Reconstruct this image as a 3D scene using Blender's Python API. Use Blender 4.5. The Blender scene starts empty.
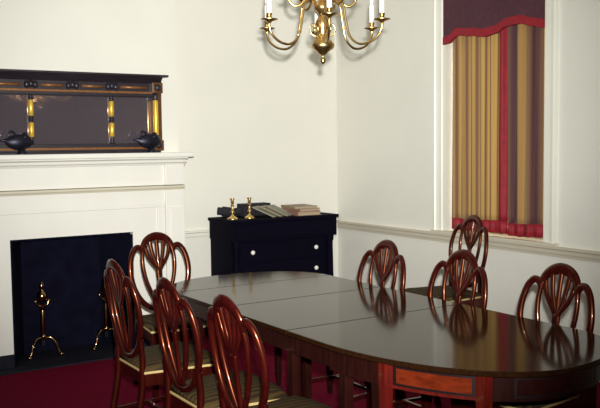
import bpy, bmesh, math, random
from mathutils import Vector, Matrix
random.seed(7)
SC = bpy.context.scene
COL = SC.collection
PI = math.pi
R = math.radians

# ------------------------------------------------------------------ materials
def nm(name):
    m = bpy.data.materials.new(name); m.use_nodes = True
    nt = m.node_tree; b = nt.nodes['Principled BSDF']
    return m, nt, b

def mat(name, col, rough=.5, metal=0., coat=0., spec=.5, noise=0., nscale=8., stretch=(1, 1, 1), col2=None, bump=0., bscale=None, emis=None):
    m, nt, b = nm(name)
    b.inputs['Base Color'].default_value = (*col, 1)
    b.inputs['Roughness'].default_value = rough
    b.inputs['Metallic'].default_value = metal
    b.inputs['Coat Weight'].default_value = coat
    b.inputs['Coat Roughness'].default_value = .06
    b.inputs['Specular IOR Level'].default_value = spec
    tc = nt.nodes.new('ShaderNodeTexCoord')
    mp = nt.nodes.new('ShaderNodeMapping'); mp.inputs['Scale'].default_value = stretch
    nt.links.new(tc.outputs['Object'], mp.inputs['Vector'])
    nz = nt.nodes.new('ShaderNodeTexNoise'); nz.inputs['Scale'].default_value = nscale; nz.inputs['Detail'].default_value = 5
    nt.links.new(mp.outputs['Vector'], nz.inputs['Vector'])
    c2 = col2 if col2 else tuple(max(0, c * (1 - noise)) for c in col)
    rp = nt.nodes.new('ShaderNodeValToRGB')
    rp.color_ramp.elements[0].position = .32; rp.color_ramp.elements[0].color = (*c2, 1)
    rp.color_ramp.elements[1].position = .68; rp.color_ramp.elements[1].color = (*col, 1)
    nt.links.new(nz.outputs['Fac'], rp.inputs['Fac'])
    nt.links.new(rp.outputs['Color'], b.inputs['Base Color'])
    if bump:
        n2 = nt.nodes.new('ShaderNodeTexNoise'); n2.inputs['Scale'].default_value = bscale or nscale * 4
        n2.inputs['Detail'].default_value = 6
        nt.links.new(mp.outputs['Vector'], n2.inputs['Vector'])
        bp = nt.nodes.new('ShaderNodeBump'); bp.inputs['Strength'].default_value = bump; bp.inputs['Distance'].default_value = .004
        nt.links.new(n2.outputs['Fac'], bp.inputs['Height']); nt.links.new(bp.outputs['Normal'], b.inputs['Normal'])
    return m

def tune(m, **k):
    b = m.node_tree.nodes['Principled BSDF']
    for key, v in k.items(): b.inputs[key.replace('_', ' ')].default_value = v
    return m

def stripes(name, ca, cb, freq, width, soft=.08, rough=.75, axis='UV', warp=.35):
    """woven cloth with soft vertical stripes laid along its own U"""
    m, nt, b = nm(name)
    b.inputs['Roughness'].default_value = rough
    b.inputs['Sheen Weight'].default_value = .15
    tc = nt.nodes.new('ShaderNodeTexCoord')
    sep = nt.nodes.new('ShaderNodeSeparateXYZ'); nt.links.new(tc.outputs[axis], sep.inputs[0])
    nz = nt.nodes.new('ShaderNodeTexNoise'); nz.noise_dimensions = '1D'; nz.inputs['Scale'].default_value = freq * .6
    nz.inputs['Detail'].default_value = 3
    nt.links.new(sep.outputs['X'], nz.inputs['W'])
    mul = nt.nodes.new('ShaderNodeMath'); mul.operation = 'MULTIPLY_ADD'
    nt.links.new(sep.outputs['X'], mul.inputs[0]); mul.inputs[1].default_value = freq
    nt.links.new(nz.outputs['Fac'], mul.inputs[2])
    fr = nt.nodes.new('ShaderNodeMath'); fr.operation = 'PINGPONG'; fr.inputs[1].default_value = .5
    nt.links.new(mul.outputs[0], fr.inputs[0])
    mr = nt.nodes.new('ShaderNodeMapRange'); mr.interpolation_type = 'SMOOTHSTEP'
    mr.inputs['From Min'].default_value = .5 * width - soft; mr.inputs['From Max'].default_value = .5 * width + soft
    nt.links.new(fr.outputs[0], mr.inputs['Value'])
    mx = nt.nodes.new('ShaderNodeMix'); mx.data_type = 'RGBA'
    mx.inputs['A'].default_value = (*cb, 1); mx.inputs['B'].default_value = (*ca, 1)
    nt.links.new(mr.outputs[0], mx.inputs['Factor'])
    nt.links.new(mx.outputs['Result'], b.inputs['Base Color'])
    return m

M = {}
M['wall'] = mat('wall_paint', (.79, .78, .71), .6, noise=.04, nscale=2.2, bump=.05, bscale=60)
M['dim'] = mat('unseen_wall_dim', (.33, .29, .32), .7, noise=.1, nscale=4)  # unseen walls, colour kept dark to cut bounced light
M['ceil'] = mat('ceiling_paint', (.80, .79, .72), .7, noise=.03, nscale=2)
M['trim'] = mat('trim_paint', (.82, .82, .73), .4, noise=.04, nscale=3)
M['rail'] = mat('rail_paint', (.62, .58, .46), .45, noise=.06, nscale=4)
M['mantel'] = mat('mantel_paint', (.80, .79, .73), .42, noise=.04, nscale=3)
M['carpet'] = mat('carpet_pile', (.15, .004, .022), .95, spec=.05, noise=.35, nscale=60, bump=.6, bscale=300)
M['mahog'] = mat('mahogany', (.036, .0030, .0025), .36, coat=.4, spec=.9, noise=.55, nscale=6, stretch=(9, 9, 1.2))
M['mahog_top'] = mat('mahogany_top', (.022, .009, .005), .35, coat=.9, spec=.0, noise=.45, nscale=5, stretch=(1.2, 16, 6))
M['mahog_shade'] = mat('mahogany_shade', (.022, .005, .004), .3, coat=.25, spec=.2, noise=.5, nscale=6, stretch=(9, 9, 1.2))  # mahogany darkened, falloff of the flash put into its colour
M['satin'] = mat('satinwood', (.16, .020, .006), .28, coat=.5, noise=.5, nscale=9, stretch=(2, 2, 6))
M['inlay'] = mat('dark_stringing', (.012, .005, .006), .35, noise=.2)
M['ebony'] = mat('ebonised_wood', (.003, .0022, .009), .75, noise=.4, nscale=6, stretch=(1, 8, 8), spec=.06)
M['soot'] = mat('soot', (.006, .006, .017), .95, spec=.05, noise=.4, nscale=9)
M['slate'] = mat('slate', (.010, .010, .020), .7, spec=.2, noise=.4, nscale=10)
M['brass'] = mat('brass', (.80, .56, .22), .30, metal=1, noise=.12, nscale=14)
M['brass_old'] = mat('old_brass', (.42, .27, .10), .3, metal=1, noise=.25, nscale=14)
M['fire_brass'] = mat('fire_brass', (.40, .24, .12), .17, metal=1, noise=.3, nscale=20)
M['mahog_lit'] = mat('mahogany_lit', (.12, .009, .006), .28, coat=.5, noise=.45, nscale=6, stretch=(9, 9, 1.2))  # lighter copy of the mahogany, flash light put into its colour
M['gilt'] = mat('gilt', (.95, .62, .08), .33, metal=.55, noise=.12, nscale=20)
M['iron'] = mat('bronze_dark', (.018, .018, .035), .4, metal=.6, noise=.3, nscale=20)
M['candle'] = mat('candle_wax', (.86, .84, .86), .5, noise=.03, nscale=20)
M['frame'] = mat('frame_wood', (.13, .055, .022), .35, coat=.3, noise=.5, nscale=8, stretch=(3, 9, 9))
M['framedark'] = mat('frame_dark', (.02, .014, .022), .45, coat=.1, noise=.4, nscale=8)
M['frame_gold'] = mat('frame_bronze', (.30, .13, .045), .4, metal=.35, noise=.35, nscale=30)
M['mirror'] = mat('mirror_glass', (.62, .52, .62), .06, metal=1, noise=.06, nscale=4)
M['knob'] = mat('white_knob', (.88, .86, .80), .2, coat=.5, noise=.03)
M['red'] = mat('red_braid', (.29, .006, .018), .7, noise=.25, nscale=25, bump=.2, bscale=200)
M['plum'] = mat('plum_cloth', (.075, .022, .035), .8, noise=.25, nscale=30, bump=.2, bscale=220)
M['gold_l'] = stripes('gold_curtain_left', (.45, .275, .075), (.15, .058, .03), 19, .30, .16)  # dark bands are fold shading put into the gold
M['gold_r'] = stripes('gold_curtain_right', (.38, .22, .06), (.075, .022, .026), 5.5, .52, .16)  # plum bands put pleat shading into this panel's colour
M['seat'] = stripes('seat_stripe', (.060, .038, .012), (.025, .014, .008), 26, .45, .1, axis='Object', warp=.1)
M['seat_trim'] = mat('seat_trim', (.58, .42, .17), .6, noise=.25, nscale=40)
M['paper_grey'] = mat('paper_grey', (.30, .28, .21), .7, noise=.3, nscale=30)
M['paper_tan'] = mat('cover_tan', (.36, .27, .16), .6, noise=.3, nscale=14)
M['paper_pink'] = mat('cover_brown', (.36, .18, .14), .6, noise=.3, nscale=14)
M['pages'] = mat('page_edges', (.42, .35, .24), .8, noise=.2, nscale=60, stretch=(1, 1, 20))
M['photo_plate'] = mat('cover_plate', (.10, .10, .13), .5, noise=.6, nscale=40)
M['black_cloth'] = mat('black_cloth', (.012, .010, .018), .85, noise=.3, nscale=20)
M['steel'] = mat('hook_metal', (.4, .32, .16), .3, metal=1, noise=.1)
tune(M['mahog'], Specular_Tint=(1, .34, .14, 1), Specular_IOR_Level=.6, Roughness=.30, Coat_Weight=.3)
tune(M['satin'], Specular_Tint=(1, .5, .2, 1))
tune(M['mahog_top'], Coat_IOR=1.26, Coat_Weight=1.0, Coat_Roughness=.11, Coat_Tint=(1, .93, .66, 1))
tune(M['mirror'], Metallic=.9)
tune(M['seat'], Sheen_Weight=0.0, Specular_IOR_Level=.15)
m, nt, b = nm('window_glass'); M['glass'] = m
b.inputs['Transmission Weight'].default_value = 1; b.inputs['Roughness'].default_value = .02; b.inputs['IOR'].default_value = 1.45

# ------------------------------------------------------------------ helpers
def link(name, me, m, parent=None, smooth=False, autos=None):
    o = bpy.data.objects.new(name, me); COL.objects.link(o)
    if m: me.materials.append(m)
    if smooth:
        for p in me.polygons: p.use_smooth = True
        if autos: me.set_sharp_from_angle(angle=R(autos))
    if parent: o.parent = parent
    return o

def obj(name, bm, m, parent=None, smooth=False, autos=None, bevel=0):
    bmesh.ops.recalc_face_normals(bm, faces=bm.faces[:])
    me = bpy.data.meshes.new(name); bm.to_mesh(me); bm.free()
    o = link(name, me, m, parent, smooth, autos)
    if bevel:
        md = o.modifiers.new('edge', 'BEVEL'); md.width = bevel; md.segments = 2; md.limit_method = 'ANGLE'
    return o

def tag(o, label=None, cat=None, group=None, kind=None):
    if label: o['label'] = label
    if cat: o['category'] = cat
    if group: o['group'] = group
    if kind: o['kind'] = kind
    return o

def empty(name, loc, rz, label, cat, group=None):
    o = bpy.data.objects.new(name, None); COL.objects.link(o)
    o.location = loc; o.rotation_euler = (0, 0, rz); o.empty_display_size = .1
    return tag(o, label, cat, group)

def copy_tree(o, parent=None):
    c = o.copy(); COL.objects.link(c)
    if parent: c.parent = parent
    for ch in o.children: copy_tree(ch, c)
    return c

def NB(): return bmesh.new()

def box(bm, x0, x1, y0, y1, z0, z1, mt=None):
    vs = [bm.verts.new((x, y, z)) for z in (z0, z1) for y in (y0, y1) for x in (x0, x1)]
    if mt:
        for v in vs: v.co = mt @ v.co
    for f in ((0, 1, 3, 2), (4, 6, 7, 5), (0, 4, 5, 1), (2, 3, 7, 6), (0, 2, 6, 4), (1, 5, 7, 3)):
        bm.faces.new([vs[i] for i in f])
    return vs

def prism(bm, pts, z0, z1, mt=None):
    """closed outline pts (x,y) extruded z0..z1; mt maps to place"""
    a = [Vector((p[0], p[1], z0)) for p in pts]; c = [Vector((p[0], p[1], z1)) for p in pts]
    if mt: a = [mt @ v for v in a]; c = [mt @ v for v in c]
    a = [bm.verts.new(v) for v in a]; c = [bm.verts.new(v) for v in c]
    bm.faces.new(a[::-1]); bm.faces.new(c)
    n = len(a)
    for i in range(n): bm.faces.new((a[i], a[(i + 1) % n], c[(i + 1) % n], c[i]))

def lathe(bm, prof, n=20, at=(0, 0, 0), mt=None):
    rings = []
    for r, z in prof:
        ring = []
        for i in range(n):
            a = 2 * PI * i / n
            v = Vector((r * math.cos(a), r * math.sin(a), z))
            if mt: v = mt @ v
            ring.append(bm.verts.new(v + Vector(at)))
        rings.append(ring)
    for a, c in zip(rings, rings[1:]):
        for i in range(n): bm.faces.new((a[i], a[(i + 1) % n], c[(i + 1) % n], c[i]))
    bm.faces.new(rings[0][::-1]); bm.faces.new(rings[-1])

def spline(pts, k=8, closed=False):
    P = [Vector(p) for p in pts]; n = len(P); out = []
    rng = range(n if closed else n - 1)
    for i in rng:
        if closed: p0, p1, p2, p3 = P[(i - 1) % n], P[i], P[(i + 1) % n], P[(i + 2) % n]
        else:
            p1, p2 = P[i], P[i + 1]
            p0 = P[i - 1] if i else p1 * 2 - p2
            p3 = P[i + 2] if i + 2 < n else p2 * 2 - p1
        for j in range(k):
            t = j / k
            out.append(.5 * ((2 * p1) + (p2 - p0) * t + (2 * p0 - 5 * p1 + 4 * p2 - p3) * t * t + (3 * p1 - p0 - 3 * p2 + p3) * t ** 3))
    if not closed: out.append(P[-1])
    return out

def sweep(bm, pts, ra, rb, side=None, n=8, closed=False, sq=1.0):
    """tube along pts: ra half-width in the plane across `side`, rb half-depth along `side`; radii may be lists"""
    N = len(pts); rings = []
    for i, p in enumerate(pts):
        if closed: t = pts[(i + 1) % N] - pts[(i - 1) % N]
        else: t = pts[min(i + 1, N - 1)] - pts[max(i - 1, 0)]
        t.normalize()
        s = Vector(side) if side else (Vector((0, 0, 1)) if abs(t.z) < .9 else Vector((1, 0, 0)))
        w = t.cross(s); w.normalize(); d = w.cross(t); d.normalize()
        A = ra[i] if isinstance(ra, list) else ra; B = rb[i] if isinstance(rb, list) else rb
        ring = []
        for j in range(n):
            a = 2 * PI * (j + .5) / n; cx, cy = math.cos(a), math.sin(a)
            cx = math.copysign(abs(cx) ** sq, cx); cy = math.copysign(abs(cy) ** sq, cy)
            ring.append(bm.verts.new(p + w * A * cx + d * B * cy))
        rings.append(ring)
    for i in range(N if closed else N - 1):
        a, c = rings[i], rings[(i + 1) % N]
        for j in range(n): bm.faces.new((a[j], a[(j + 1) % n], c[(j + 1) % n], c[j]))
    if not closed: bm.faces.new(rings[0][::-1]); bm.faces.new(rings[-1])

def taper(bm, p0, p1, a0, a1):
    """square tapered post from p0 (half size a0) to p1 (half size a1)"""
    vs = []
    for p, a in ((p0, a0), (p1, a1)):
        for dx, dy in ((-1, -1), (1, -1), (1, 1), (-1, 1)): vs.append(bm.verts.new((p[0] + dx * a, p[1] + dy * a, p[2])))
    bm.faces.new(vs[0:4][::-1]); bm.faces.new(vs[4:8])
    for i in range(4): bm.faces.new((vs[i], vs[(i + 1) % 4], vs[4 + (i + 1) % 4], vs[4 + i]))

def lerp(a, b, t): return a + (b - a) * t

# ------------------------------------------------------------------ the room
XR, YB, ZC = 4.653, 6.578, 3.15      # right wall face, back wall face, ceiling
XL, YF = -2.3, -2.2
WY0, WY1, WZ0, WZ1 = 4.03, 5.05, .885, 2.78   # window opening
def struct(name, bm, m, parent=None):
    o = obj(name, bm, m, parent)
    if not parent: o['kind'] = 'structure'
    return o
b = NB(); box(b, XL - .2, XR + .3, YF - .2, YB + .3, -.1, 0); struct('floor', b, M['carpet'])
b = NB(); box(b, XL - .2, XR + .3, YF - .2, YB + .3, ZC, ZC + .1); struct('ceiling', b, M['ceil'])
b = NB(); box(b, XL - .2, XR + .3, YB, YB + .3, 0, ZC); struct('wall_back', b, M['wall'])
b = NB(); box(b, XL - .2, XL, YF, YB, 0, ZC); struct('wall_left', b, M['dim'])
b = NB(); box(b, XL - .2, XR + .3, YF - .2, YF, 0, ZC); struct('wall_front', b, M['dim'])
b = NB()
box(b, XR, XR + .3, YF, WY0, 0, ZC); box(b, XR, XR + .3, WY1, YB, 0, ZC)
box(b, XR, XR + .3, WY0, WY1, 0, WZ0); box(b, XR, XR + .3, WY0, WY1, WZ1, ZC)
struct('wall_right', b, M['wall'])
# chimney breast with the opening left out
BX0, BX1, BY = 1.03, 2.845, 6.25
OX0, OX1, OZ = 1.475, 2.415, .94
b = NB()
box(b, BX0, OX0, BY, YB, 0, ZC); box(b, OX1, BX1, BY, YB, 0, ZC); box(b, OX0, OX1, BY, YB, OZ, ZC)
struct('wall_chimney', b, M['wall'])

def moulding(bm, prof, p0, p1, out):
    """profile (d, z) with d along `out`, run from p0 to p1"""
    o = Vector(out)
    a = [bm.verts.new(Vector(p0) + o * d + Vector((0, 0, z))) for d, z in prof]
    c = [bm.verts.new(Vector(p1) + o * d + Vector((0, 0, z))) for d, z in prof]
    n = len(a); bm.faces.new(a[::-1]); bm.faces.new(c)
    for i in range(n): bm.faces.new((a[i], a[(i + 1) % n], c[(i + 1) % n], c[i]))
RB, RT = .80, .875
rp = [(0, RB), (.010, RB), (.014, RB + .018), (.020, RB + .024), (.024, RT - .024), (.04, RT - .016), (.042, RT), (0, RT)]
b = NB(); moulding(b, rp, (BX1, YB, 0), (XR, YB, 0), (0, -1, 0)); struct('trim_1', b, M['trim'])
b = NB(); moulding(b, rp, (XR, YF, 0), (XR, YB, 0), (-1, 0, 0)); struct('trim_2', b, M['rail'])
bp = [(0, 0), (.022, 0), (.022, .13), (.012, .155), (0, .16)]
b = NB(); moulding(b, bp, (BX1, YB, 0), (XR, YB, 0), (0, -1, 0)); struct('baseboard_back', b, M['trim'])
b = NB(); moulding(b, bp, (XR, YF, 0), (XR, YB, 0), (-1, 0, 0)); struct('baseboard_right', b, M['trim'])

# window: sash frame with glazing bars, panes, casing
b = NB()
fx0, fx1 = XR + .20, XR + .245
box(b, fx0, fx1, WY0, WY0 + .05, WZ0, WZ1); box(b, fx0, fx1, WY1 - .05, WY1, WZ0, WZ1)
for z in (WZ0 + .025, (WZ0 + WZ1) / 2, WZ1 - .025): box(b, fx0 - .002, fx1 + .002, WY0 + .05, WY1 - .05, z - .025, z + .025)
for f in (1 / 3, 2 / 3): box(b, fx0 + .01, fx1 - .01, lerp(WY0, WY1, f) - .01, lerp(WY0, WY1, f) + .01, WZ0 + .05, WZ1 - .05)
for f in (.17, .33, .67, .83): box(b, fx0 + .011, fx1 - .011, WY0 + .05, WY1 - .05, lerp(WZ0, WZ1, f) - .01, lerp(WZ0, WZ1, f) + .01)
w = obj('window_1', b, M['trim']); w['kind'] = 'structure'
b = NB(); box(b, fx0 + .018, fx0 + .024, WY0 + .01, WY1 - .01, WZ0 + .01, WZ1 - .01); obj('window_pane', b, M['glass'], w)
# casing: stepped architrave on each side, jamb lining, stool
cp = [(0, 0), (0, .115), (-.034, .115), (-.040, .100), (-.026, .088), (-.020, .060), (-.020, .032), (-.012, .026), (-.012, 0)]
def casing(y, sgn):
    bm = NB(); a = []; c = []
    for d, s in cp:
        a.append(bm.verts.new((XR + d, y + sgn * s, RT))); c.append(bm.verts.new((XR + d, y + sgn * s, WZ1 + .115)))
    n = len(a); bm.faces.new(a[::-1]); bm.faces.new(c)
    for i in range(n): bm.faces.new((a[i], a[(i + 1) % n], c[(i + 1) % n], c[i]))
    return bm
struct('trim_3', casing(WY1, 1), M['trim'])
struct('trim_4', casing(WY0, -1), M['trim'])
b = NB(); box(b, XR - .035, XR, WY0 + .001, WY1 - .001, WZ1, WZ1 + .11); struct('trim_5', b, M['trim'])
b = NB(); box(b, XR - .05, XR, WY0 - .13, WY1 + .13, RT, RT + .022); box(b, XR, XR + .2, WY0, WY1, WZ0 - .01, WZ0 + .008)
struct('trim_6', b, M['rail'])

# ------------------------------------------------------------------ curtains
def curtain(name, y0, y1, seed, ma, label, lead, folds, depth):
    """pleated panel from y0 (left in the photo) to y1; `lead` True puts a red leading edge at y1"""
    rnd = random.Random(seed)
    x = XR + .045; zt, zb = 2.70, .912; hem = .095; edge = .095
    nu, nv = 120, 30
    ph = [rnd.uniform(0, 6.28) for _ in range(4)]
    def pt(u, v):
        z = zt + (zb - zt) * v
        dpt = depth * (1 - .45 * v)
        wv = math.sin(folds * 2 * PI * u + ph[0] + .5 * math.sin(3 * u + ph[1])) + .35 * math.sin(folds * 3.7 * PI * u + ph[2] + v)
        yy = y0 + (y1 - y0) * u + .006 * math.sin(folds * 4 * PI * u + ph[3]) * (1 - v)
        return (x + dpt * wv, yy, z + .006 * math.sin(5 * u + ph[1]) * v)
    L = abs(y1 - y0)
    ue = 1 - edge / L if lead else 1.0
    vh = 1 - hem / (zt - zb)
    us = [ue * i / nu for i in range(nu + 1)]; vs = [vh * i / nv for i in range(nv + 1)]
    def grid(us, vs):
        bm = NB(); uv = bm.loops.layers.uv.new('UVMap')
        g = [[bm.verts.new(pt(u, v)) for u in us] for v in vs]
        for j in range(len(vs) - 1):
            for i in range(len(us) - 1):
                f = bm.faces.new((g[j][i], g[j][i + 1], g[j + 1][i + 1], g[j + 1][i]))
                for lp, (uu, vv) in zip(f.loops, ((us[i], vs[j]), (us[i + 1], vs[j]), (us[i + 1], vs[j + 1]), (us[i], vs[j + 1]))): lp[uv].uv = (uu * L, vv)
        return bm
    def cloth(nm_, bm, m_, par=None):
        o = obj(nm_, bm, m_, par, True)
        md = o.modifiers.new('thickness', 'SOLIDIFY'); md.thickness = .003
        return o
    c = tag(cloth(name, grid(us, vs), ma), label, 'curtain')
    fine_u = [i / nu for i in range(nu + 1)]
    cloth('hem', grid(fine_u, [vh, lerp(vh, 1, .5), 1]), M['red'], c)['label'] = 'red hem band'
    if lead:
        cloth('border', grid([lerp(ue, 1, i / 12) for i in range(13)], vs), M['red'], c)['label'] = 'red leading edge'
    return c
curtain('curtain', WY1 - .012, 4.43, 3, M['gold_l'], 'gold curtain panel with fold shading striped into its colour and a red leading edge down its right side', True, 6, .022)
curtain('curtain', 4.425, WY0 + .01, 11, M['gold_r'], 'darker gold curtain panel with plum fold shading in its colour hanging on the right half of the window', False, 4.5, .024)

# valance
def val_z(u):    # lower edge against u (0 = left in the photo)
    pts = [(0, 2.392), (.05, 2.398), (.15, 2.448), (.30, 2.428), (.45, 2.405), (.55, 2.418), (.66, 2.455), (.80, 2.458), (.92, 2.425), (1, 2.405)]
    for (a, za), (c, zc) in zip(pts, pts[1:]):
        if u <= c:
            t = (u - a) / (c - a); t = t * t * (3 - 2 * t); return lerp(za, zc, t)
    return pts[-1][1]
vx = XR - .030
VY0, VY1 = WY1 - .005, WY0 + .005
def vband(lo, hi, x0, x1):
    bm = NB(); n = 60
    A = []
    for i in range(n + 1):
        u = i / n; y = lerp(VY0, VY1, u)
        wv = .006 * math.sin(u * 14)
        A.append([bm.verts.new((xx + wv, y, zz)) for xx, zz in ((x0, lo(u)), (x1, lo(u)), (x1, hi(u)), (x0, hi(u)))])
    for p, q in zip(A, A[1:]):
        for k in range(4): bm.faces.new((p[k], p[(k + 1) % 4], q[(k + 1) % 4], q[k]))
    bm.faces.new(A[0][::-1]); bm.faces.new(A[-1])
    return bm
v = tag(obj('valance', vband(lambda u: val_z(u) + .056, lambda u: 2.77, vx - .004, vx + .016), M['plum'], None, True, 40),
        'dark plum scalloped valance with red braid across the window top', 'valance')
obj('braid', vband(lambda u: val_z(u), lambda u: val_z(u) + .060, vx - .010, vx + .018), M['red'], v, True, 40)['label'] = 'red braid edging'

# ------------------------------------------------------------------ fireplace
fp = empty('fireplace', (1.945, 6.2, 0), 0, 'white panelled fireplace mantelpiece with pilasters around a black opening', 'fireplace')
def fpart(name, bm, m, **k):
    bmesh.ops.translate(bm, verts=bm.verts[:], vec=(-1.945, -6.2, 0))
    return obj(name, bm, m, fp, **k)
MX0, MX1 = 1.03, 2.86
CX = 1.945
def both(bm, x0, x1, *a):
    box(bm, x0, x1, *a); box(bm, 2 * CX - x1, 2 * CX - x0, *a)
b = NB()   # back boards around the opening
g = .001
both(b, OX1, 2.70, 6.20, BY - g, .10, 1.16); box(b, OX0, OX1, 6.20, BY - g, OZ, 1.16)
fpart('surround', b, M['mantel'])
b = NB()   # raised edge on the outer side of the surround
both(b, 2.622, 2.684, 6.185, 6.205, .10, 1.16); box(b, 1.206, 2.684, 6.183, 6.205, 1.125, 1.165)
fpart('panel_moulding', b, M['mantel'], bevel=.004)
b = NB(); box(b, MX0, MX1 - .03, 6.185, BY - g, 1.16, 1.262); fpart('architrave', b, M['mantel'], bevel=.003)
b = NB(); moulding(b, [(-.06, 1.262), (.018, 1.262), (.022, 1.272), (.030, 1.280), (.030, 1.294), (-.06, 1.300)], (MX0, 6.185, 0), (MX1 - .01, 6.185, 0), (0, -1, 0)); fpart('necking', b, M['rail'])
b = NB(); box(b, MX0, MX1 - .03, 6.185, BY - g, 1.30, 1.46); fpart('frieze', b, M['mantel'], bevel=.003)
for s in (0, 1):
    b = NB(); x0, x1 = (2.685, 2.848)
    if s: x0, x1 = 2 * CX - x1, 2 * CX - x0
    box(b, x0, x1, 6.165, BY - g, .14, 1.262); box(b, x0 + .035, x1 - .035, 6.155, 6.17, .22, 1.12)
    box(b, x0, x1, 6.160, BY - g, 1.30, 1.46)
    fpart('pilaster', b, M['mantel'], bevel=.004)
    b = NB(); box(b, x0 - .012, x1 + .012, 6.150, BY - g, 0, .14); fpart('plinth', b, M['slate'], bevel=.003)
for x0, x1 in ((OX1, 2.67), (2 * CX - 2.67, OX0)):
    b = NB(); box(b, x0, x1, 6.196, BY - g, 0, .10); fpart('skirting', b, M['slate'])
b = NB()
moulding(b, [(-.06, 1.46), (.02, 1.46), (.03, 1.475), (.05, 1.482), (.055, 1.50), (.085, 1.513), (.085, 1.522), (-.06, 1.522)], (MX0, 6.185, 0), (MX1 - .0, 6.185, 0), (0, -1, 0))
fpart('bed_moulding', b, M['mantel'])
b = NB(); box(b, 1.00, 2.89, 6.05, BY - g, 1.522, 1.56); fpart('shelf', b, M['mantel'], bevel=.008)
b = NB()   # firebox lining: back, cheeks, lintel, floor
box(b, OX0 + .1, OX1 - .1, YB - .03, YB - .005, 0, OZ); box(b, OX0 + .002, OX1 - .002, BY, YB - .005, OZ - .02, OZ - .001)
for s in (0, 1):
    pts = [(OX0 + .002, 6.20), (OX0 + .012, 6.20), (OX0 + .16, YB - .03), (OX0 + .002, YB - .005)]
    if s: pts = [(2 * CX - x, y) for x, y in pts][::-1]
    prism(b, pts, 0, OZ - .02)
fpart('firebox', b, M['soot'])
b = NB(); box(b, 1.0, 2.89, 6.03, 6.15, -.002, .012); box(b, OX0 + .013, OX1 - .013, 6.15, YB - .03, -.002, .012); fpart('hearth', b, M['slate'])

# andirons
def andiron(x, y, label):
    t = empty('andiron', (x, y, .012), 0, label, 'andiron', 'brass andirons in the fireplace')
    b = NB()
    lathe(b, [(.018, .14), (.026, .15), (.026, .165), (.014, .175), (.017, .20), (.021, .26), (.017, .33), (.012, .36), (.024, .37), (.024, .385), (.011, .395),
              (.011, .41), (.034, .435), (.042, .465), (.034, .495), (.012, .515), (.012, .525), (.022, .54), (.016, .56), (.005, .58)], 16)
    obj('column', b, M['fire_brass'], t, True, 50)
    for s in (-1, 1):
        b = NB()
        sweep(b, spline([(0, 0, .14), (s * .05, -.02, .145), (s * .085, -.035, .10), (s * .10, -.04, .05), (s * .115, -.045, .018)], 5), .010, .010)
        lathe(b, [(.008, 0), (.020, .006), (.022, .018), (.010, .03)], 12, (s * .12, -.047, 0))
        obj('leg', b, M['fire_brass'], t, True, 60)
    b = NB()
    for s in (-1, 1):
        lathe(b, [(.002, 0), (.013, .006), (.013, .018), (.002, .026)], 10, (s * .05, 0, .42))
        sweep(b, spline([(0, 0, .40), (s * .03, 0, .395), (s * .05, 0, .42)], 4), .005, .005)
    obj('finial_scroll', b, M['fire_brass'], t, True, 60)
    b = NB(); box(b, -.012, .012, .012, .21, .085, .11); box(b, -.012, .012, .19, .21, 0, .085)
    box(b, -.011, .011, -.002, .02, .085, .145)
    obj('log_bar', b, M['iron'], t)
    return t
andiron(1.735, 6.36, 'brass andiron standing clear in the left of the fireplace')
andiron(2.235, 6.36, 'brass andiron partly behind the leftmost table chair')

# ------------------------------------------------------------------ overmantel mirror
mz0, mz1 = 1.56, 2.18
mi = empty('overmantel_mirror', (1.955, 6.2, 1.561), 0, 'long three-part mirror in brown and gilt frame on mantel shelf', 'mirror')
def mpart(name, bm, m, par=None, **k):
    bmesh.ops.translate(bm, verts=bm.verts[:], vec=(-1.955, -6.2, -1.561))
    return obj(name, bm, m, par or mi, **k)
X0, X1 = 1.255, 2.655
b = NB(); box(b, X0, X1, 6.215, 6.245, 1.561, 2.14); mpart('backboard', b, M['framedark'])
for x0, x1, lab in ((X0 + .02, 1.645, 0), (1.665, 2.255, 1), (2.275, X1 - .02, 2)):
    b = NB(); box(b, x0, x1, 6.208, 6.214, 1.635, 1.99); mpart('mirror_glass', b, M['mirror'])
b = NB(); box(b, X0 - .05, X1 + .055, 6.11, 6.245, 2.150, 2.166)
moulding(b, [(0, 2.10), (.01, 2.10), (.03, 2.125), (.055, 2.15), (0, 2.15)], (X0 - .01, 6.185, 0), (X1 + .015, 6.185, 0), (0, -1, 0))
mpart('cornice', b, M['framedark'], bevel=.003)
b = NB(); box(b, X0 + .05, X1 - .05, 6.175, 6.214, 2.035, 2.10); mpart('frieze', b, M['framedark'])
b = NB(); box(b, X0 + .05, X1 - .05, 6.170, 6.214, 1.995, 2.035); mpart('lower_frieze', b, M['framedark'], bevel=.004)
b = NB()
box(b, X0 + .06, X1 - .06, 6.166, 6.176, 2.018, 2.036); mpart('bead_moulding', b, M['frame_gold'], bevel=.003)
b = NB(); box(b, X0, X1, 6.165, 6.214, 1.561, 1.575); box(b, X0 + .05, X1 - .05, 6.175, 6.214, 1.575, 1.632); mpart('bottom_rail', b, M['framedark'], bevel=.003)
b = NB(); box(b, X0 + .06, X1 - .06, 6.166, 6.178, 1.588, 1.606); mpart('bead_moulding', b, M['frame_gold'], bevel=.003)
for xc in (1.655, 1.96, 2.265):   # carved tassels on the frieze
    b = NB()
    for k in (-1, 0, 1): lathe(b, [(.004, -.028), (.018, -.02), (.022, 0), (.016, .02), (.004, .028)], 10, (xc + k * .03, 6.172, 2.068 + (.006 if k == 0 else 0)))
    mpart('carving', b, M['framedark'], smooth=True)
for a, c in ((1.36, 1.58), (1.73, 1.885), (2.035, 2.19), (2.335, 2.55)):
    b = NB(); sweep(b, [Vector((a, 6.174, 2.066)), Vector((c, 6.174, 2.066))], .014, .012); mpart('gilt_rod', b, M['frame_gold'], smooth=True)
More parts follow.
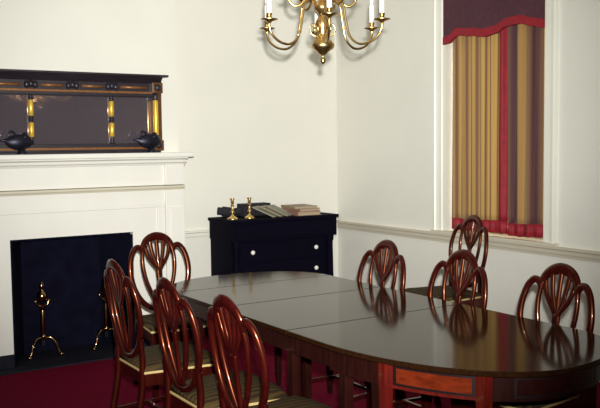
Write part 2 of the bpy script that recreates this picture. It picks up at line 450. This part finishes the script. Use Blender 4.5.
for s in (0, 1):
    f = lambda x: (2 * 1.955 - x) if s else x
    def bx(bm, x0, x1, *a):
        p, q = sorted((f(x0), f(x1))); box(bm, p, q, *a)
    b = NB(); bx(b, X1 - .018, X1 + .012, 6.165, 6.214, 1.575, 2.10); mpart('side_stile', b, M['frame'])
    for z in (1.576, 2.025):
        b = NB(); bx(b, X1 - .072, X1 + .014, 6.135, 6.182, z, z + .082)
        k = mpart('corner_block', b, M['frame'], bevel=.004)
        b = NB(); lathe(b, [(.022, -.006), (.026, 0), (.016, .006), (.006, .01)], 14, (f(X1 - .027), 6.132, z + .041), Matrix.Rotation(PI / 2, 4, 'X'))
        bmesh.ops.translate(b, verts=b.verts[:], vec=(-1.955, -6.2, -1.561)); obj('rosette', b, M['framedark'], k, True)
    b = NB(); lathe(b, [(.017, 1.69), (.021, 1.70), (.021, 1.96), (.017, 1.97)], 16, (f(X1 - .044), 6.155, 0)); mpart('gilt_column', b, M['gilt'], smooth=True, autos=50)
    for z in (1.66, 1.97):
        b = NB(); lathe(b, [(.022, z), (.027, z + .008), (.020, z + .016), (.026, z + .024), (.022, z + .034), (.019, z + .05)], 14, (f(X1 - .044), 6.155, 0)); mpart('capital', b, M['framedark'], smooth=True)
for xc in (1.655, 2.265):
    b = NB(); lathe(b, [(.012, 1.62), (.014, 1.63), (.014, 1.99), (.012, 2.0)], 14, (xc, 6.195, 0))
    for z in (1.64, 1.80, 1.815, 1.83, 1.97): lathe(b, [(.013, z - .009), (.021, z), (.013, z + .009)], 14, (xc, 6.195, 0))
    k = mpart('divider', b, M['framedark'], smooth=True)
    for z0, z1 in ((1.69, 1.79), (1.845, 1.955)):
        b = NB(); lathe(b, [(.014, z0 - .004), (.0185, z0), (.0185, z1), (.014, z1 + .004)], 14, (xc, 6.195, 0))
        bmesh.ops.translate(b, verts=b.verts[:], vec=(-1.955, -6.2, -1.561)); obj('gilt_sleeve', b, M['gilt'], k, True, 50)

# dark bronze lamps on the shelf
def lamp(x, label, sx=1):
    t = empty('bronze_lamp', (x, 6.093, 1.561), 0, label, 'ornament', 'bronze lamps on the mantel shelf')
    b = NB(); lathe(b, [(.037, 0), (.037, .012), (.028, .022), (.022, .035), (.034, .05)], 16); obj('foot', b, M['iron'], t, True, 50)
    b = NB()
    prof = []
    n = 14
    for i in range(n + 1):
        u = i / n; xx = lerp(-.15, .085, u) * sx
        r = .005 + .056 * max(0, math.sin(PI * min(1, max(0, (u - .12) / .88))) ) ** .7
        prof.append((xx, r))
    rings = []
    for xx, r in prof:
        rings.append([b.verts.new((xx, r * .58 * math.cos(2 * PI * j / 12), .088 + (.012 if abs(xx) > .1 else 0) + r * .95 * math.sin(2 * PI * j / 12))) for j in range(12)])
    for p, q in zip(rings, rings[1:]):
        for j in range(12): b.faces.new((p[j], p[(j + 1) % 12], q[(j + 1) % 12], q[j]))
    b.faces.new(rings[0]); b.faces.new(rings[-1][::-1])
    obj('bowl', b, M['iron'], t, True)
    b = NB(); sweep(b, spline([(sx * -.03, 0, .105), (sx * -.045, 0, .15), (sx * -.075, 0, .165), (sx * -.085, 0, .14), (sx * -.07, 0, .12)], 5), .008, .008)
    obj('handle', b, M['iron'], t, True)
    b = NB(); lathe(b, [(.03, .115), (.034, .122), (.022, .135), (.018, .15), (.008, .158)], 14, (sx * .025, 0, 0)); obj('lid', b, M['iron'], t, True)
    return t
lamp(2.545, 'dark bronze lamp-shaped ornament at the right end of mantel shelf')
lamp(1.555, 'dark bronze lamp-shaped ornament near the left edge of the photo')

# ------------------------------------------------------------------ chest of drawers
CX0, CX1, CY0, CY1, CZ = 3.235, 4.322, 6.085, 6.535, .985
ch = empty('chest_of_drawers', ((CX0 + CX1) / 2, 6.31, 0), 0, 'dark ebonised chest of drawers with white knobs in room corner', 'chest')
def cpart(name, bm, m, par=None, **k):
    bmesh.ops.translate(bm, verts=bm.verts[:], vec=(-(CX0 + CX1) / 2, -6.31, 0))
    return obj(name, bm, m, par or ch, **k)
b = NB(); box(b, CX0, CX1, CY0, CY1, CZ - .028, CZ); cpart('top', b, M['ebony'], bevel=.005)
b = NB(); box(b, CX0 + .014, CX1 - .014, CY0 + .02, CY1 - .005, .80, CZ - .028); cpart('upper_case', b, M['ebony'])
b = NB(); box(b, CX0 + .022, CX1 - .03, CY0 + .07, CY1 - .005, .09, .80); cpart('body', b, M['ebony'])
def drawer(x0, x1, yf, z0, z1, knobs):
    b = NB(); box(b, x0, x1, yf - .012, yf + .002, z0, z1)
    d = cpart('drawer', b, M['ebony'], bevel=.005)
    for kx in knobs:
        b = NB(); lathe(b, [(.008, 0), (.009, .012), (.019, .020), (.020, .030), (.012, .038), (.003, .040)], 14, (kx, yf - .010, (z0 + z1) / 2), Matrix.Rotation(PI / 2, 4, 'X'))
        bmesh.ops.translate(b, verts=b.verts[:], vec=(-(CX0 + CX1) / 2, -6.31, 0))
        kk = obj('knob', b, M['knob'], d, True, 60); kk['label'] = 'small round white knob'
drawer(CX0 + .04, CX1 - .04, CY0 + .02, .815, .945, ())
KX = (3.45, 4.095)
drawer(CX0 + .13, CX1 - .13, CY0 + .07, .615, .785, KX)
drawer(CX0 + .13, CX1 - .13, CY0 + .07, .430, .600, KX)
drawer(CX0 + .13, CX1 - .13, CY0 + .07, .130, .415, KX)
for x in (CX0 + .064, CX1 - .068):
    b = NB(); lathe(b, [(.036, .09), (.036, .12), (.028, .14), (.032, .40), (.027, .74), (.035, .76), (.035, .80)], 14, (x, CY0 + .052, 0)); cpart('column', b, M['ebony'], smooth=True, autos=50)
    for y in (CY0 + .07, CY1 - .06):
        b = NB(); lathe(b, [(.022, 0), (.036, .02), (.040, .05), (.03, .08), (.034, .09)], 14, (x, y, 0)); cpart('leg', b, M['ebony'], smooth=True)

# things on the chest
def candlestick(x, y, label):
    t = empty('candlestick', (x, y, CZ), 0, label, 'candlestick', 'brass candlesticks on the chest')
    b = NB(); lathe(b, [(.046, 0), (.046, .006), (.038, .014), (.020, .022), (.012, .032)], 20); obj('base', b, M['brass'], t, True, 50)
    b = NB(); lathe(b, [(.012, .03), (.008, .045), (.017, .056), (.017, .064), (.008, .074), (.010, .10), (.007, .108), (.016, .118), (.007, .126), (.013, .136), (.014, .17)], 18); obj('stem', b, M['brass'], t, True, 50)
    b = NB(); lathe(b, [(.012, .168), (.020, .172), (.020, .177), (.011, .178)], 18); obj('drip_rim', b, M['brass_old'], t, True, 50)
candlestick(3.325, 6.24, 'brass candlestick on chest, the left of the pair')
candlestick(3.49, 6.24, 'brass candlestick on chest, the right one nearer the papers')

def blob(name, c, m, label, cat):
    b = NB(); sweep(b, spline([Vector(p) for p in c[0]], 6), [c[1][min(len(c[1]) - 1, int(i / 6))] for i in range(6 * (len(c[0]) - 1) + 1)], [c[2][min(len(c[2]) - 1, int(i / 6))] for i in range(6 * (len(c[0]) - 1) + 1)], (0, 0, 1), 12)
    return tag(obj(name, b, m, None, True), label, cat)
blob('cloth_roll', (((3.285, 6.44, CZ + .060), (3.33, 6.43, CZ + .055), (3.42, 6.42, CZ + .042), (3.455, 6.42, CZ + .046), (3.49, 6.42, CZ + .046)), (.020, .045, .034, .046, .03), (.034, .044, .032, .034, .03)),
     M['black_cloth'], 'bunched black cloth lying behind the two candlesticks', 'cloth')
b = NB(); box(b, -.14, .14, -.06, .06, 0, .108)
bxo = obj('box', b, M['black_cloth'], None, bevel=.004); bxo.location = (3.66, 6.465, CZ); tag(bxo, 'low black box behind the papers at back of chest', 'box')
def booklet(x, y, z, rz, rx, label, mm, w=.15, h=.22, th=.008):
    b = NB(); box(b, -w / 2, w / 2, -h / 2, h / 2, 0, th * .35); box(b, -w / 2, w / 2, -h / 2, h / 2, th * .7, th)
    o = obj('booklet', b, mm); o.location = (x, y, z); o.rotation_euler = (rx, 0, rz)
    tag(o, label, 'booklet', 'booklets fanned out on the chest')
    b = NB(); box(b, -w / 2 + .003, w / 2 - .003, -h / 2 + .003, h / 2 - .003, th * .35, th * .7); obj('pages', b, M['pages'], o)
booklet(3.655, 6.245, CZ + .044, R(38), R(22), 'grey booklet leaning, leftmost of the fanned papers', M['paper_grey'])
booklet(3.73, 6.25, CZ + .045, R(36), R(22), 'grey booklet in the middle of the fanned papers', M['paper_grey'])
booklet(3.805, 6.255, CZ + .046, R(34), R(22), 'grey booklet of the fan lying against the stacked books', M['paper_grey'])
def book(x, y, z, rz, w, h, th, mm, label, plate=False):
    t = empty('book', (x, y, z), rz, label, 'book', 'books stacked at the right end of the chest')
    b = NB(); box(b, -w / 2, w / 2, -h / 2, h / 2, 0, .004); box(b, -w / 2, w / 2, -h / 2, h / 2, th - .004, th); box(b, -w / 2, -w / 2 + .006, -h / 2, h / 2, .004, th - .004)
    obj('cover', b, mm, t)
    b = NB(); box(b, -w / 2 + .006, w / 2 - .006, -h / 2 + .005, h / 2 - .005, .004, th - .004); obj('pages', b, M['pages'], t)
    if plate:
        b = NB(); box(b, -.045, .03, -.05, .04, th, th + .0012); obj('cover_picture', b, M['photo_plate'], t)
book(4.045, 6.28, CZ, R(-4), .235, .30, .034, M['paper_pink'], 'brown book at the bottom of the stack on chest')
book(4.045, 6.285, CZ + .034, R(3), .225, .28, .026, M['paper_pink'], 'reddish-brown book in the middle of the stack on chest')
book(4.03, 6.29, CZ + .060, R(-7), .23, .29, .022, M['paper_tan'], 'tan book with dark cover picture topping the stack', True)

# ------------------------------------------------------------------ dining table
TX0, TX1 = 1.992, 3.092
TC = (TX0 + TX1) / 2; HW = (TX1 - TX0) / 2
YN, YFR = 2.53, 4.47      # where the rounded ends start
DN = .44                  # depth of a rounded end
TT, TB = .75, .727
tb = empty('dining_table', (TC, 3.5, 0), 0, 'long polished mahogany dining table with rounded ends on red carpet', 'table')
def tpart(name, bm, m, par=None, **k):
    bmesh.ops.translate(bm, verts=bm.verts[:], vec=(-TC, -3.5, 0))
    return obj(name, bm, m, par or tb, **k)
def edge(far, a, k):
    """table outline: a runs 0 (near-camera long side) .. pi along a rounded end, k is the inset"""
    c, sn = math.cos(a), abs(math.sin(a))
    if far: return (TC - (HW - k) * math.copysign(abs(c) ** .9, c), YFR + (DN - k) * sn ** .9)
    if c > 0: return (TC - (HW - k) * c, 2.95 - (.89 - k) * sn)
    return (TC + (HW - k) * abs(c) ** .9, 2.50 - (.44 - k) * sn ** .9)
ys = [3.235, 3.91, YFR]
for i in range(2):
    b = NB(); box(b, TX0, TX1, ys[i] + .0012, ys[i + 1] - .0012, TB, TT); tpart('tabletop_leaf', b, M['mahog_top'], bevel=.004)
NE = 48
b = NB(); prism(b, [(TX0, 3.2338)] + [edge(False, PI * i / NE, 0) for i in range(NE + 1)] + [(TX1, 3.2338)], TB, TT); tpart('tabletop_end', b, M['mahog_top'], bevel=.004)
b = NB(); prism(b, [edge(True, PI * i / NE, 0) for i in range(NE + 1)], TB, TT); tpart('tabletop_end', b, M['mahog_top'], bevel=.004)
IN = .045; AZ0 = .622
def apron_strip(far, a0, a1, ins, th, z0, z1, n=24):
    bm = NB(); A = []
    for i in range(n + 1):
        a = lerp(a0, a1, i / n)
        p = lambda k: edge(far, a, k)
        o, q = p(ins), p(ins + th)
        A.append([bm.verts.new(v) for v in ((*o, z0), (*o, z1), (*q, z1), (*q, z0))])
    for u, w in zip(A, A[1:]):
        for k in range(4): bm.faces.new((u[k], u[(k + 1) % 4], w[(k + 1) % 4], w[k]))
    bm.faces.new(A[0][::-1]); bm.faces.new(A[-1]); return bm
for far in (False, True):
    tpart('end_apron', apron_strip(far, 0, PI, IN, .022, AZ0, TB, 48), M['mahog_shade'], smooth=True, autos=40)
# inlaid panels and their stringing on the near end
A1, A2 = .29, 1.00
tpart('panel_border', apron_strip(False, .40, 1.0, IN - .0025, .006, AZ0, TB), M['mahog_lit'], smooth=True, autos=40)
for a0, a1 in ((.44, .945), (1.15, 2.02), (2.2, 2.84)):
    pn = tpart('apron_panel', apron_strip(False, a0 + .035, a1 - .03, IN - .004, .006, AZ0 + .024, TB - .020), M['satin'] if a0 < .6 else M['mahog_shade'], smooth=True, autos=40)  # panels past the left one darkened in colour where the flash fades
    for z0, z1 in ((AZ0 + .014, AZ0 + .024), (TB - .020, TB - .010)):
        bm = apron_strip(False, a0 + .02, a1 - .01, IN - .005, .007, z0, z1); bmesh.ops.translate(bm, verts=bm.verts[:], vec=(-TC, -3.5, 0)); obj('stringing', bm, M['inlay'], pn, True, 40)
    for a in (a0 + .02, a1 - .03):
        bm = apron_strip(False, a, a + .02, IN - .005, .007, AZ0 + .024, TB - .020, 3); bmesh.ops.translate(bm, verts=bm.verts[:], vec=(-TC, -3.5, 0)); obj('stringing', bm, M['inlay'], pn, True, 40)
for x0, x1 in ((TX0 + IN, TX0 + IN + .022), (TX1 - IN - .022, TX1 - IN)):
    for y0, y1 in (((2.95 if x0 < TC else 2.50), 3.235), (3.24, 3.905), (3.91, YFR)):
        b = NB(); box(b, x0, x1, y0, y1, AZ0 + .012, TB); tpart('side_apron', b, M['mahog_shade'])
for y in (3.235, 3.91):
    b = NB(); box(b, TX0 + IN + .022, TX1 - IN - .022, y - .012, y + .012, AZ0 + .02, TB); tpart('cross_rail', b, M['mahog_shade'])
def tleg(x, y, m='mahog_shade', a=.025):
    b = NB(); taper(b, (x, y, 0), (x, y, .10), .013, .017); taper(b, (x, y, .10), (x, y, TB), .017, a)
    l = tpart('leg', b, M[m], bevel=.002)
    b = NB(); box(b, x - .020, x + .020, y - .020, y + .020, .096, .108); bmesh.ops.translate(b, verts=b.verts[:], vec=(-TC, -3.5, 0)); obj('leg_cuff', b, M['inlay'], l)
xl, xr = TX0 + IN + .024, TX1 - IN - .024
tleg(2.079, 2.61, 'mahog_lit', .022); tleg(2.262, 2.243, 'mahog_lit', .024); tleg(2.843, 2.225, 'mahog'); tleg(2.955, 2.305, 'mahog')
tleg(xl + .045, 2.69)
for y in (2.885, 3.31): tleg(xl + .02, y)
for y in (2.97, 3.66): tleg(xr - .01, y)
tleg(xl + .015, 4.36); tleg(xr - .01, 4.36)
tleg(2.42, 3.72, 'mahog_shade', .02); tleg(2.50, 3.95, 'mahog_shade', .02)
tleg(2.25, 4.70); tleg(2.83, 4.70)

# ------------------------------------------------------------------ chairs
CHH = 1.008
def Bk(s, t, off=0.):
    """point on the raked, slightly bowed chair back: s across, t 0 at seat .. 1 at the top"""
    z = .455 + (CHH - .455 - .012) * t
    return Vector((s, -.205 - .042 * t - .034 * t * t + .018 * (s / .22) ** 2 - off, z))
def bp(pts, k=8, closed=False): 
    return spline([Bk(s, t) for s, t in pts], k, closed)
SIDE = (0, 1, .18)
def make_chair():
    t = bpy.data.objects.new('dining_chair', None); COL.objects.link(t); t.empty_display_size = .1
    mh = M['mahog']
    # back
    outer = [(-.108, .825), (-.128, .868), (-.156, .872), (-.188, .80), (-.208, .66), (-.209, .52), (-.188, .36), (-.142, .215), (-.080, .125), (0, .095)]
    outer = outer + [(-s, q) for s, q in outer[-2::-1]]
    b = NB(); sweep(b, bp(outer, 7), .0185, .014, SIDE, 10); obj('back_frame', b, mh, t, True)
    arch = [(-.110, .80), (-.104, .875), (-.078, .945), (-.040, .985), (0, .998), (.040, .985), (.078, .945), (.104, .875), (.110, .80)]
    b = NB(); n_ = 8 * 7 + 1
    sweep(b, bp(arch, 7), [.014 + .015 * math.sin(PI * i / (n_ - 1)) for i in range(n_)], .013, SIDE, 10); obj('crest_arch', b, mh, t, True)
    for s in (-1, 1):
        b = NB(); sweep(b, bp([(s * .108, .83), (s * .116, .72), (s * .112, .58), (s * .092, .42), (s * .055, .26), (s * .014, .13)], 7), .0135, .012, SIDE, 8); obj('inner_loop', b, mh, t, True)
    sp = NB()
    for s0, t0, bow in ((-.092, .90, -.016), (-.052, .965, -.008), (0, .985, 0), (.052, .965, .008), (.092, .90, .016)):
        mid = (s0 * .55 + bow, lerp(t0, .55, .45)); lo = (s0 * .14, .60)
        pts = bp([(s0, t0), mid, lo, (s0 * .08, .52)], 5)
        sweep(sp, pts, [lerp(.0145, .011, i / (len(pts) - 1)) for i in range(len(pts))], .009, SIDE, 8)
    obj('fan_splat', sp, mh, t, True)
    b = NB(); ps = bp([(0, .60), (0, .50), (0, .40), (0, .28), (0, .17), (0, .10)], 4); N = len(ps)
    sweep(b, ps, [.017 + .011 * (math.cos(2 * PI * i / (N - 1)) * .5 + .5) * (.6 if i < N / 2 else 1.0) for i in range(N)], .010, SIDE, 8); obj('splat_stem', b, mh, t, True)
    # rear legs run up into the oval
    for s in (-1, 1):
        b = NB(); pts = spline([(s * .172, -.275, 0), (s * .174, -.235, .18), (s * .176, -.203, .36), (s * .176, -.200, .455), tuple(Bk(s * .176, .12)), tuple(Bk(s * .179, .30))], 5)
        sweep(b, pts, [lerp(.018, .0195, i / (len(pts) - 1)) for i in range(len(pts))], [lerp(.019, .013, i / (len(pts) - 1)) for i in range(len(pts))], (0, 1, 0), 8, sq=.7); obj('leg', b, mh, t, True, 60)
        b = NB(); taper(b, (s * .226, .19, 0), (s * .226, .19, .44), .014, .022); obj('leg', b, mh, t, bevel=.002)
    # seat
    def outline(g, n=6):
        pts = []
        fr = [(-.250 - g, .200 + g), (-.14, .232 + g), (0, .240 + g), (.14, .232 + g), (.250 + g, .200 + g)]
        for p in spline([(x, y, 0) for x, y in fr], n): pts.append((p.x, p.y))
        pts += [(.196 + g * .6, -.195 - g), (-.196 - g * .6, -.195 - g)]
        return pts
    b = NB(); prism(b, outline(0), .375, .440); obj('seat_rail', b, mh, t, bevel=.004)
    b = NB(); prism(b, outline(.004), .440, .453); obj('seat_trim', b, M['seat_trim'], t, bevel=.003)['label'] = 'pale gold trim along the seat edge'
    b = NB(); rings = []
    for k, (g, z) in enumerate(((0, .453), (.002, .462), (-.006, .474), (-.03, .484), (-.09, .490), (-.16, .492))):
        o_ = outline(0); cx, cy = 0, .02
        sc = 1 + g / .24
        rings.append([b.verts.new((cx + (x - cx) * sc, cy + (y - cy) * sc, z)) for x, y in o_])
    for p, q in zip(rings, rings[1:]):
        n = len(p)
        for i in range(n): b.faces.new((p[i], p[(i + 1) % n], q[(i + 1) % n], q[i]))
    b.faces.new(rings[-1]); b.faces.new(rings[0][::-1])
    obj('seat_cushion', b, M['seat'], t, True, 70)
    for s in (-1, 1):
        b = NB(); taper(b, (0, 0, 0), (0, 0, .40), .008, .008)
        for v in b.verts: v.co = Matrix.Translation((s * .226, .19, .17)) @ Matrix.Rotation(R(90), 4, 'X') @ Matrix.Rotation(s * R(-7), 4, 'Y') @ v.co
        obj('stretcher', b, mh, t)
    b = NB(); box(b, -.205, .205, -.03, -.014, .162, .178); obj('stretcher', b, mh, t)
    return t
proto = make_chair()
used = []
def chair(x, y, rz, label, group):
    o = proto if not used else copy_tree(proto)
    used.append(o)
    o.location = (x, y, 0); o.rotation_euler = (0, 0, rz)
    return tag(o, label, 'chair', group)
GL = 'dining chairs along the left side of the table'
GR = 'dining chairs along the far side of the table'
chair(1.785, 4.16, R(-90), 'red-brown oval-back dining chair in front of the fireplace, leftmost on the near side of table', GL)
chair(1.76, 3.43, R(-90), 'red-brown oval-back dining chair in the middle of the three on near side of table', GL)
chair(1.775, 2.89, R(-90), 'bright red-brown oval-back chair nearest the camera, rightmost of the three on near side', GL)
chair(2.895, 3.965, R(90), 'dark oval-back chair across the table, on the chest side, leftmost of three', 'dining chairs on the window side of the table')
chair(2.925, 3.335, R(90), 'dark oval-back chair across the table, in front of the window chair', 'dining chairs on the window side of the table')
chair(2.925, 2.665, R(90), 'dark oval-back chair across the table, at the right edge of the photo', 'dining chairs on the window side of the table')
chair(2.235, 5.03, R(180), 'oval-back chair at the far head of table, before the mantel pilaster', None)
wch = chair(4.265, 4.65, R(84), 'dark oval-back chair standing against the wall under the curtained window', None)
wch.scale = (1, 1, 1.035)

# ------------------------------------------------------------------ chandelier
cc = (2.455, 3.588)
cd = empty('chandelier', (*cc, 2.02), 0, 'brass candle chandelier hanging above the dining table', 'chandelier')
VA = math.atan2(-math.sin(R(32.7)), math.cos(R(32.7)))    # photo-right direction
def dpart(name, bm, m, par=None, **k):
    bmesh.ops.translate(bm, verts=bm.verts[:], vec=(-cc[0], -cc[1], -2.02)); return obj(name, bm, m, par or cd, **k)
b = NB()
lathe(b, [(.004, 2.02), (.014, 2.03), (.014, 2.045), (.006, 2.055), (.008, 2.065), (.022, 2.072), (.030, 2.082), (.056, 2.10), (.061, 2.117), (.050, 2.134), (.030, 2.15), (.026, 2.18), (.034, 2.20),
          (.040, 2.225), (.030, 2.25), (.018, 2.265), (.030, 2.285), (.045, 2.30), (.045, 2.315), (.030, 2.33), (.018, 2.345), (.03, 2.375), (.05, 2.40), (.03, 2.43), (.015, 2.45), (.015, 2.55), (.028, 2.57), (.012, 2.60)], 24, (*cc, 0))
dpart('stem', b, M['brass'], smooth=True, autos=60)
def arm_set(n, a0, path, cup_z, rr, cand):
    for k in range(n):
        a = VA + a0 + 2 * PI * k / n
        ux, uy = math.cos(a), math.sin(a)
        b = NB(); sweep(b, spline([(cc[0] + ux * r, cc[1] + uy * r, z) for r, z in path], 6), .0065, .0065, None, 8)
        am = dpart('arm', b, M['brass'], smooth=True)
        px, py = cc[0] + ux * rr, cc[1] + uy * rr
        def sub(nm_, prof, m_):
            bb = NB(); lathe(bb, prof, 16, (px, py, cup_z)); bmesh.ops.translate(bb, verts=bb.verts[:], vec=(-cc[0], -cc[1], -2.02)); obj(nm_, bb, m_, am, True, 50)
        sub('drip_pan', [(.008, -.012), (.014, -.004), (.042, .004), (.043, .008), (.014, .006)], M['brass'])
        sub('socket', [(.010, .006), (.015, .012), (.012, .022), (.016, .034), (.015, .036)], M['brass'])
        sub('candle', [(.0125, .034), (.0125, cand), (.004, cand + .006)], M['candle'])
        sub('bulb', [(.005, cand + .004), (.010, cand + .02), (.009, cand + .035), (.002, cand + .06)], M['candle'])
arm_set(6, R(-26), [(.022, 2.315), (.07, 2.35), (.112, 2.32), (.128, 2.24), (.150, 2.155), (.200, 2.112), (.262, 2.118), (.308, 2.152), (.324, 2.19), (.324, 2.212)], 2.218, .324, .125)
arm_set(6, R(7), [(.03, 2.41), (.07, 2.42), (.085, 2.37), (.11, 2.325), (.145, 2.315), (.172, 2.34), (.175, 2.37)], 2.372, .175, .11)
b = NB()
for k in range(6):   # small scrolls around the stem
    a = VA + R(7) + PI / 3 * k
    sweep(b, spline([(cc[0] + math.cos(a) * r, cc[1] + math.sin(a) * r, z) for r, z in ((.028, 2.16), (.055, 2.17), (.066, 2.20), (.05, 2.225), (.04, 2.205))], 4), .0045, .0045, None, 6)
dpart('scroll_ring', b, M['brass'], smooth=True)
b = NB(); sweep(b, [Vector((*cc, 2.59)), Vector((*cc, ZC - .05))], .006, .006); dpart('rod', b, M['brass_old'], smooth=True)
b = NB(); lathe(b, [(.012, ZC - .06), (.05, ZC - .03), (.06, ZC - .001)], 20, (*cc, 0)); dpart('ceiling_rose', b, M['brass_old'], smooth=True)

# ------------------------------------------------------------------ camera
yaw, pitch, roll = R(32.7), R(-4.0), R(.67)
d = Vector((math.sin(yaw) * math.cos(pitch), math.cos(yaw) * math.cos(pitch), math.sin(pitch)))
r = Vector((math.cos(yaw), -math.sin(yaw), 0)); u = r.cross(d)
r2 = r * math.cos(roll) - u * math.sin(roll); u2 = r * math.sin(roll) + u * math.cos(roll)
cam = bpy.data.cameras.new('camera'); co = bpy.data.objects.new('camera', cam); COL.objects.link(co)
mw = Matrix.Identity(4)
for i in range(3):
    mw[i][0], mw[i][1], mw[i][2] = r2[i], u2[i], -d[i]
mw[0][3], mw[1][3], mw[2][3] = 0, 0, 1.6
co.matrix_world = mw
cam.sensor_width = 36; cam.lens = 833 / 600 * 36; cam.clip_start = .05
SC.camera = co

# ------------------------------------------------------------------ light
fl = bpy.data.lights.new('flash', 'SPOT'); fl.energy = 2000; fl.spot_size = R(60); fl.spot_blend = 1.0; fl.shadow_soft_size = .03
fl.color = (1.0, .985, .93)
fo = bpy.data.objects.new('flash', fl); COL.objects.link(fo); fo.location = (0.03, -.02, 1.735)
aim = Vector((3.62, 6.2, 1.78)) - Vector(fo.location)
fo.rotation_euler = aim.to_track_quat('-Z', 'Y').to_euler()
w = bpy.data.worlds.new('world'); SC.world = w; w.use_nodes = True
bg = w.node_tree.nodes['Background']; bg.inputs[0].default_value = (1.0, .85, .6, 1); bg.inputs[1].default_value = 4.5

SC.view_settings.view_transform = 'Standard'; SC.view_settings.look = 'None'
SC.view_settings.gamma = 1; SC.view_settings.use_curve_mapping = False
SC.view_settings.exposure = 0.0
